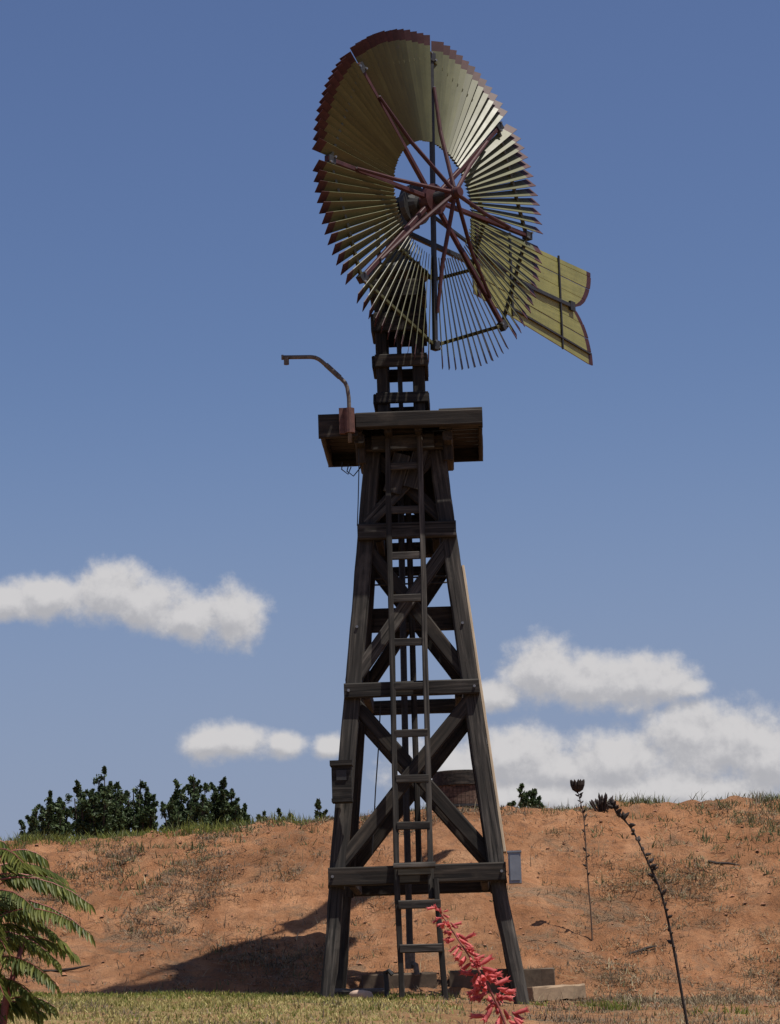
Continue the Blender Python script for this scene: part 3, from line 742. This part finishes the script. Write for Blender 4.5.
for i, (x, H, W, lab) in enumerate(TR):
    y = 48 + (i % 3)*.5
    tree('dark_tree', (x, y, gz(x, y)), H*1.10, W*1.16, lab, 'tree', TREE_L, nlimb=20 if W > .4 else 14, nleaf=52, ls=.062, group=G, seed=20+i)
tree('round_tree', (2.36, 48, gz(2.36,48)), 2.04, .34, 'small lone green tree on the crest just right of the tower', 'tree', TREE_L, 10, 34, .075, seed=51)
for i, (x, H, W, lab) in enumerate([(-2.55,1.95,.30,'low green bush on the crest next to the right end of the tree row'),(-2.08,1.92,.34,'low green bush on the crest midway between the trees and the tower'),(-1.52,1.92,.28,'low green bush on the crest just left of the tower leg'),(2.02,1.72,.22,'tiny bush on the crest close to the right tower leg')]):
    tree('low_bush', (x, 48, gz(x,48)), H, W, lab, 'bush', TREE_M, 9, 30, .07, group='bushes along the crest', seed=70+i)

# leafy shrub on the left, compound leaves with hanging leaflets
SHR = leafmat('shrub_leaflet', (.065,.095,.022), (.24,.26,.065), .5, .5, 6)
sh = empty('leafy_shrub', (-1.78, 11.0, gz(-1.78, 11))); sb = sh.location.z
tag(sh, 'green shrub with long drooping feather shaped leaves at the left edge', 'shrub')
mb = MB()
mb.tube([(0,0,-.1),(.05,0,.3),(.12,0,.75),(.19,0,.98)], [.03,.025,.016,.009], 8); mb.tube([(0,0,.1),(-.08,.05,.7),(-.05,.02,1.25)], [.028,.022,.010], 8); mb.tube([(0,0,.2),(.03,.1,.8),(.06,.05,1.15)], [.02,.016,.008], 8)
mb.build('stem', REDSTEM, sh, smooth=True)
def frond(p0, p1, droop, nlf=13, ll=.095, seed=0):
    rs = random.Random(seed); p0 = Vector(p0); p1 = Vector(p1); mb = MB()
    ctrl = p0.lerp(p1, .5) + Vector((0,0,droop))
    cur = lambda u: p0*(1-u)**2 + ctrl*2*u*(1-u) + p1*u*u
    mb.tube([cur(u) for u in (0,.2,.4,.6,.8,1)], [.004,.0035,.003,.0025,.002,.0012], 5, 1)
    for i in range(nlf):
        u = .16 + .84*(i+.3)/nlf; p = cur(u); t = (cur(min(1,u+.02)) - cur(max(0,u-.02))).normalized()
        side = t.cross(Vector((0,0,1))).normalized()
        for s in (-1, 1):
            d = (side*s*rs.uniform(.35,.8) + t*rs.uniform(.25,.5) + Vector((0,0,-rs.uniform(.35,.95)))).normalized()
            L = ll*(1.05 - .5*abs(u-.45))*rs.uniform(.85,1.15); wv = d.cross(side*s + Vector((0,0,.5))).normalized()*L*.105
            nrm = wv.cross(d).normalized()*L*.05
            a, b_, c_ = p + d*L*.3, p + d*L*.68, p + d*L + Vector((0,0,-L*.05))
            mb.add([p, a+wv+nrm, b_+wv*.8+nrm, c_, b_-wv*.8+nrm, a-wv+nrm, a, b_], [(0,1,6),(1,2,7,6),(2,3,7),(3,4,7),(4,5,6,7),(5,0,6)], 0)
    return mb.build('leaf', [SHR, REDSTEM], sh)
def sl(x, z, y=11.0): return Vector((x+1.78, y-11, z-sb))
FR = [((-1.72,2.40),(-1.49,2.41),.10),((-1.70,2.33),(-1.30,2.215),.10),((-1.72,2.24),(-1.29,2.085),.12),((-1.70,2.12),(-1.44,1.975),.07),((-1.66,1.97),(-1.44,1.885),.09),((-1.66,1.83),(-1.46,1.80),.06),
      ((-1.72,2.30),(-1.40,2.29),.12),((-1.72,2.16),(-1.36,2.14),.10),((-1.74,2.05),(-1.50,2.02),.10),((-1.74,2.45),(-1.62,2.40),.14),((-1.76,2.26),(-1.52,2.20),.10),((-1.74,1.90),(-1.55,1.86),.08),
      ((-1.74,2.38),(-1.44,2.34),.09),((-1.76,2.20),(-1.44,2.06),.12),((-1.72,2.08),(-1.40,2.02),.09),((-1.74,2.00),(-1.47,1.93),.08),((-1.76,2.34),(-1.38,2.24),.12),((-1.76,2.12),(-1.55,2.09),.10),((-1.76,2.42),(-1.55,2.38),.10),((-1.76,1.82),(-1.52,1.78),.06)]
for i, ((x0,z0),(x1,z1),dr) in enumerate(FR):
    dy = [0,-.05,-.12,.05,-.08,.0,.16,-.22,.1,.0,-.15,-.1,.2,.25,.3,-.2,.12,.3,-.25,.1][i]
    frond(sl(x0, z0, 11+dy*.2), sl(x1, z1, 11+dy), dr, 28 if abs(x1-x0) > .3 else 21, .078, seed=i)
for i in range(26):
    a = random.uniform(.5*math.pi, 1.5*math.pi) if i % 3 else random.uniform(-.5*math.pi, .5*math.pi); z0 = random.uniform(.65, 1.22)
    r = .42 if i % 3 else .26
    frond((-.02+.02*math.cos(a), .05*math.sin(a), z0), (math.cos(a)*r, math.sin(a)*r, z0 - random.uniform(.0,.15)), .12, 19, .09, seed=100+i)

# red flowering yucca
YL = leafmat('yucca_blade', (.05,.075,.035), (.10,.13,.06), .1, .5, 4)
def rosette(root, n_, L, seed):
    rs = random.Random(seed); mb = MB()
    for i in range(n_):
        a = rs.random()*6.283; f = rs.uniform(.25,1); d = Vector((math.cos(a), math.sin(a), 0)); pr = None
        for u in (0,.35,.7,1):
            p = d*L*f*u*.8 + Vector((0,0, L*(u*(1.1-f*.5) - .35*f*u*u))); w = d.cross(Vector((0,0,1)))*(.014*(1-u)+.001)
            if pr: mb.add([pr[0]-pr[1], pr[0]+pr[1], p+w, p-w], [(0,1,2,3)])
            pr = (p, w)
    return mb.build('blades', YL, root)
def path(P, n_):
    P = [Vector(p) for p in P]; out = []
    for i in range(n_):
        t = i/(n_-1)*(len(P)-1); k = min(len(P)-2, int(t)); f = t-k
        a, b_, c_, d = P[max(0,k-1)], P[k], P[k+1], P[min(len(P)-1,k+2)]
        out.append(.5*((2*b_) + (c_-a)*f + (2*a-5*b_+4*c_-d)*f*f + (3*b_-a-3*c_+d)*f**3))
    return out
ry = empty('red_yucca', (.46, 9.0, gz(.46, 9))); rb = ry.location
tag(ry, 'arching stalk of coral red tubular flowers in front of the ladder', 'flower stalk')
RP = [(.118,9,2.056),(.177,9,1.962),(.241,9,1.859),(.289,9,1.774),(.336,9,1.659),(.375,9,1.5),(.43,9,1.25),(.46,9,rb.z)]
pth = [p - rb for p in path(RP, 60)]
mb = MB(); mb.tube(pth, [.002 + .006*i/59 for i in range(60)], 6); mb.build('stem', REDSTEM, ry, smooth=True)
rosette(ry, 50, .55, 3)
def flower_mesh():
    mb = MB(); ns = 7
    prof = [(0,.002),(.006,.0042),(.016,.0062),(.026,.0066),(.032,.0058),(.038,.008)]
    lathe(mb, prof, (0,0,0), (1,0,0), ns)
    for j in range(5):
        w = j*1.257; c_, s_ = math.cos(w), math.sin(w)
        mb.add([(.036,c_*.006-s_*.003,s_*.006+c_*.003),(.036,c_*.006+s_*.003,s_*.006-c_*.003),(.046,c_*.012,s_*.012)], [(0,1,2)])
    return mb
ff = None
for i in range(96):
    u = .0 + .56*(i/95)**.9; p = pth[min(59, int(u*59))].lerp(pth[min(59, int(u*59)+1)], u*59 - int(u*59))
    wd = .010 + .045*min(1, u/.55)
    a = random.random()*6.283; off = Vector((math.cos(a), math.sin(a), random.uniform(-.5,.5))); off = off.normalized()*wd*random.uniform(.3,1)
    q = p + off; d = (off.normalized() + Vector((0,0,random.uniform(-.9,.35)))).normalized()
    sc_ = random.uniform(.65, 1.25)*(.65 + .45*min(1, u/.3))
    M = axes(q, q+d) @ Matrix.Scale(sc_, 4)
    if ff is None: ff = flower_mesh().build('flower', REDFL, ry, M=M, smooth=True)
    else: copy_part(ff, ry, M)
# dried stalks
def pod_mesh(L=.05, r=.011):
    mb = MB(); lathe(mb, [(0,.002),(L*.25,r),(L*.6,r*.95),(L*.85,r*.5),(L,.001)], (0,0,0), (1,0,0), 7); return mb
ds = empty('dry_yucca_stalk', (.97, 8.5, gz(.97, 8.5))); db = ds.location
tag(ds, 'long dark dried flower stalk leaning up the right side, nearest the camera', 'dry stalk', 'dried yucca stalks')
LP = [(.690,8.5,2.348),(.712,8.5,2.315),(.755,8.5,2.262),(.801,8.5,2.157),(.836,8.5,2.065),(.856,8.5,1.969),(.873,8.5,1.857),(.891,8.5,1.713),(.907,8.5,1.587),(.95,8.5,1.2),(.97,8.5,db.z)]
dp = [p - db for p in path(LP, 80)]
mb = MB(); mb.tube(dp, [.0018 + .0030*min(1, i/50) for i in range(80)], 7); mb.build('stem', STALK, ds, smooth=True)
pf_ = None
for i in range(46):
    if i < 16: u = random.uniform(0, .16); d = Vector((random.gauss(0,.5), random.gauss(0,.5), random.uniform(.2,1.))); s = random.uniform(.3,.7)
    else: u = .17 + .46*((i-16)/30)**1.3; d = Vector((random.gauss(0,.8), random.gauss(0,.6), random.uniform(-.2,1))); s = random.uniform(.2,.62)
    p = dp[int(u*79)]; d.normalize()
    M = axes(p, p+d) @ Matrix.Scale(s, 4)
    if pf_ is None: pf_ = pod_mesh().build('seed_pod', STALK, ds, M=M)
    else: copy_part(pf_, ds, M)
rosette(ds, 40, .5, 5)
tx, ty = 2.33, 30.0
tf = empty('spiky_tuft', (tx, ty, gz(tx, ty))); tag(tf, 'dark spiky dried tuft on the ridge between the two dried stalks', 'dried plant')
mb = MB(); tl = MB()
for i in range(34):
    a = random.random()*6.283; r = random.uniform(.0,.17); b0 = Vector((math.cos(a)*r*.4, math.sin(a)*r*.4, -.03)); t0 = Vector((math.cos(a)*r*1.05, math.sin(a)*r, random.uniform(.10,.21)))
    mb.tube([b0, b0.lerp(t0,.5), b0.lerp(t0,.8), t0], [.006,.010,.017,.002], 6)
mb.build('seed_heads', STALK, tf)
d2 = empty('dry_yucca_stalk', (1.884, 26.3, gz(1.884, 26.3))); db = d2.location
tag(d2, 'thin dried stalk tipped with a round dark seed head against the sky', 'dry stalk', 'dried yucca stalks')
SP = [(1.805,26.3,4.05),(1.825,26.3,3.965),(1.856,26.3,3.762),(1.863,26.3,3.461),(1.869,26.3,3.162),(1.883,26.3,2.814),(1.884,26.3,2.5)]
dp = [p - db for p in path(SP, 60)]
mb = MB(); mb.tube(dp, [.005 + .004*i/59 for i in range(60)], 6); mb.build('stem', STALKP, d2, smooth=True)
c0 = dp[1]; first_p = None
for i in range(14):
    a = i*2.4; d = Vector((math.cos(a)*.42, math.sin(a)*.42, 1)).normalized(); q = c0 + Vector((math.cos(a)*.02, math.sin(a)*.02, 0))
    M = axes(q, q+d) @ Matrix.Scale(.80, 4)
    if first_p is None: first_p = pod_mesh(.17,.030).build('seed_pod', STALK, d2, M=M)
    else: copy_part(first_p, d2, M)
for i in range(22):
    u = .08 + .6*i/22; p = dp[int(u*59)]; d = Vector((random.gauss(0,.8), random.gauss(0,.6), .7)).normalized(); copy_part(first_p, d2, axes(p, p+d) @ Matrix.Scale(random.uniform(.15,.42), 4))

# ------------------------------------------------------------------ sky and light
SUN = Vector((.318, -.218, 1.0)).normalized(); EL = math.asin(SUN.z); AZ = math.atan2(SUN.x, SUN.y)
w = bpy.data.worlds.new('World'); bpy.context.scene.world = w; w.use_nodes = True; nt = w.node_tree
bg = nt.nodes['Background']; bg.inputs['Strength'].default_value = .074
sky = N(nt, 'ShaderNodeTexSky', sky_type='NISHITA'); sky.sun_disc = False; sky.sun_elevation = EL; sky.sun_rotation = AZ
sky.air_density = 1.0; sky.dust_density = 1.6; sky.ozone_density = 2.2; sky.altitude = 300
hs = N(nt, 'ShaderNodeHueSaturation'); hs.inputs['Saturation'].default_value = 1.13; hs.inputs['Hue'].default_value = .513
nt.links.new(sky.outputs[0], hs.inputs['Color'])
tc = N(nt, 'ShaderNodeTexCoord'); sx = N(nt, 'ShaderNodeSeparateXYZ'); nt.links.new(tc.outputs['Generated'], sx.inputs[0])
def mth(op, a, b=None, c=None, clamp=False):
    n_ = N(nt, 'ShaderNodeMath', operation=op); n_.use_clamp = clamp
    for i, v in enumerate((a, b, c)):
        if v is None: continue
        if hasattr(v, 'is_output'): nt.links.new(v, n_.inputs[i])
        else: n_.inputs[i].default_value = v
    return n_.outputs[0]
# direction -> azimuth and elevation, in units of 1/26 radian
az = mth('MULTIPLY', mth('ARCTAN2', sx.outputs['X'], sx.outputs['Y']), 26.); el = mth('MULTIPLY', mth('ARCSINE', sx.outputs['Z']), 26.)
cb = N(nt, 'ShaderNodeCombineXYZ'); nt.links.new(az, cb.inputs[0]); nt.links.new(el, cb.inputs[1])
PUFFS = [(-390,444,42,20),(-345,447,48,24),(-286,452,46,30),(-250,440,50,27),(-205,425,45,22),(-163,424,34,33),
 (100,338,34,16),(148,362,40,34),(190,350,60,28),(240,346,55,28),(268,342,40,22),(290,338,26,12),
 (66,268,70,34),(113,276,60,34),(162,262,70,26),(221,268,70,34),(290,292,46,40),(325,280,60,42),(379,264,70,44),(500,270,90,50),(240,236,200,24),(140,238,110,22),
 (-190,300,30,21),(-158,300,36,17),(-112,298,22,14),(-68,293,18,13),(-520,300,90,26),(640,420,90,30),(-640,430,110,34),(560,620,80,26)]
def density(vec):
    w1 = N(nt, 'ShaderNodeTexNoise'); w1.inputs['Scale'].default_value = 2.6; w1.inputs['Detail'].default_value = 6; w1.inputs['Roughness'].default_value = .63
    nt.links.new(vec, w1.inputs['Vector'])
    m_ = None
    for x, y, a, b_ in PUFFS:
        sb_ = N(nt, 'ShaderNodeVectorMath', operation='SUBTRACT'); nt.links.new(vec, sb_.inputs[0]); sb_.inputs[1].default_value = (x/100, y/100, 0)
        ml = N(nt, 'ShaderNodeVectorMath', operation='MULTIPLY'); nt.links.new(sb_.outputs[0], ml.inputs[0]); ml.inputs[1].default_value = (100/a/1.16, 100/b_/1.16, 0)
        ln = N(nt, 'ShaderNodeVectorMath', operation='LENGTH'); nt.links.new(ml.outputs[0], ln.inputs[0])
        if m_ is None: m_ = ln.outputs['Value']
        else:
            s_ = N(nt, 'ShaderNodeMath', operation='SMOOTH_MIN'); nt.links.new(m_, s_.inputs[0]); nt.links.new(ln.outputs['Value'], s_.inputs[1]); s_.inputs[2].default_value = .25
            m_ = s_.outputs[0]
    base_ = mth('SUBTRACT', 1.0, m_)
    return mth('ADD', base_, mth('MULTIPLY', mth('SUBTRACT', w1.outputs['Fac'], .5), 1.35))
D0 = density(cb.outputs[0])
of = N(nt, 'ShaderNodeVectorMath', operation='ADD'); nt.links.new(cb.outputs[0], of.inputs[0]); of.inputs[1].default_value = (.04, .13, 0)
D1 = density(of.outputs[0])
def smooth(v, a, b_):
    r = N(nt, 'ShaderNodeMapRange', interpolation_type='SMOOTHSTEP'); nt.links.new(v, r.inputs[0]); r.inputs[1].default_value = a; r.inputs[2].default_value = b_; return r.outputs[0]
mask = mth('MULTIPLY', smooth(D0, -.12, .52), .92)
fn = N(nt, 'ShaderNodeTexNoise'); fn.inputs['Scale'].default_value = 7.; fn.inputs['Detail'].default_value = 6; fn.inputs['Roughness'].default_value = .6; nt.links.new(cb.outputs[0], fn.inputs['Vector'])
lit = smooth(mth('ADD', mth('SUBTRACT', D0, D1), mth('MULTIPLY', mth('SUBTRACT', fn.outputs['Fac'], .5), .7)), -.42, .42)
cc = N(nt, 'ShaderNodeMix', data_type='RGBA'); nt.links.new(lit, cc.inputs[0]); cc.inputs[6].default_value = (4.9,4.85,5.05,1); cc.inputs[7].default_value = (7.2,7.0,6.95,1)
mx = N(nt, 'ShaderNodeMix', data_type='RGBA'); nt.links.new(mask, mx.inputs[0]); hz = N(nt, 'ShaderNodeMapRange', interpolation_type='SMOOTHSTEP'); nt.links.new(sx.outputs['Z'], hz.inputs[0]); hz.inputs[1].default_value = .27; hz.inputs[2].default_value = .04; hz.inputs[3].default_value = 0; hz.inputs[4].default_value = .7
hm = N(nt, 'ShaderNodeMix', data_type='RGBA'); nt.links.new(hz.outputs[0], hm.inputs[0]); nt.links.new(hs.outputs[0], hm.inputs[6]); hm.inputs[7].default_value = (2.75, 3.15, 4.9, 1)
nt.links.new(hm.outputs[2], mx.inputs[6]); nt.links.new(cc.outputs[2], mx.inputs[7])
nt.links.new(mx.outputs[2], bg.inputs['Color'])
sl_ = bpy.data.lights.new('sun', 'SUN'); sl_.energy = 4.5; sl_.angle = R_(.5); sl_.color = (1, .95, .87)
so = bpy.data.objects.new('sun', sl_); C.objects.link(so); so.rotation_euler = (-SUN).to_track_quat('-Z', 'Y').to_euler()

# ------------------------------------------------------------------ camera
cam = bpy.data.cameras.new('camera'); co_ = bpy.data.objects.new('camera', cam); C.objects.link(co_)
cam.sensor_fit = 'VERTICAL'; cam.sensor_height = 24; cam.lens = 24*2600/1024; cam.clip_end = 5000; cam.clip_start = .1
TH = math.atan((1045-512)/2600)
co_.matrix_world = Matrix.Translation((0,0,1.6)) @ Matrix.Rotation(math.pi/2 + TH, 4, 'X') @ Matrix.Rotation(R_(-1.8), 4, 'Z')
sc = bpy.context.scene; sc.camera = co_
sc.view_settings.view_transform = 'Standard'; sc.view_settings.look = 'None'; sc.view_settings.gamma = 1; sc.view_settings.exposure = .3
sc.view_settings.use_curve_mapping = False
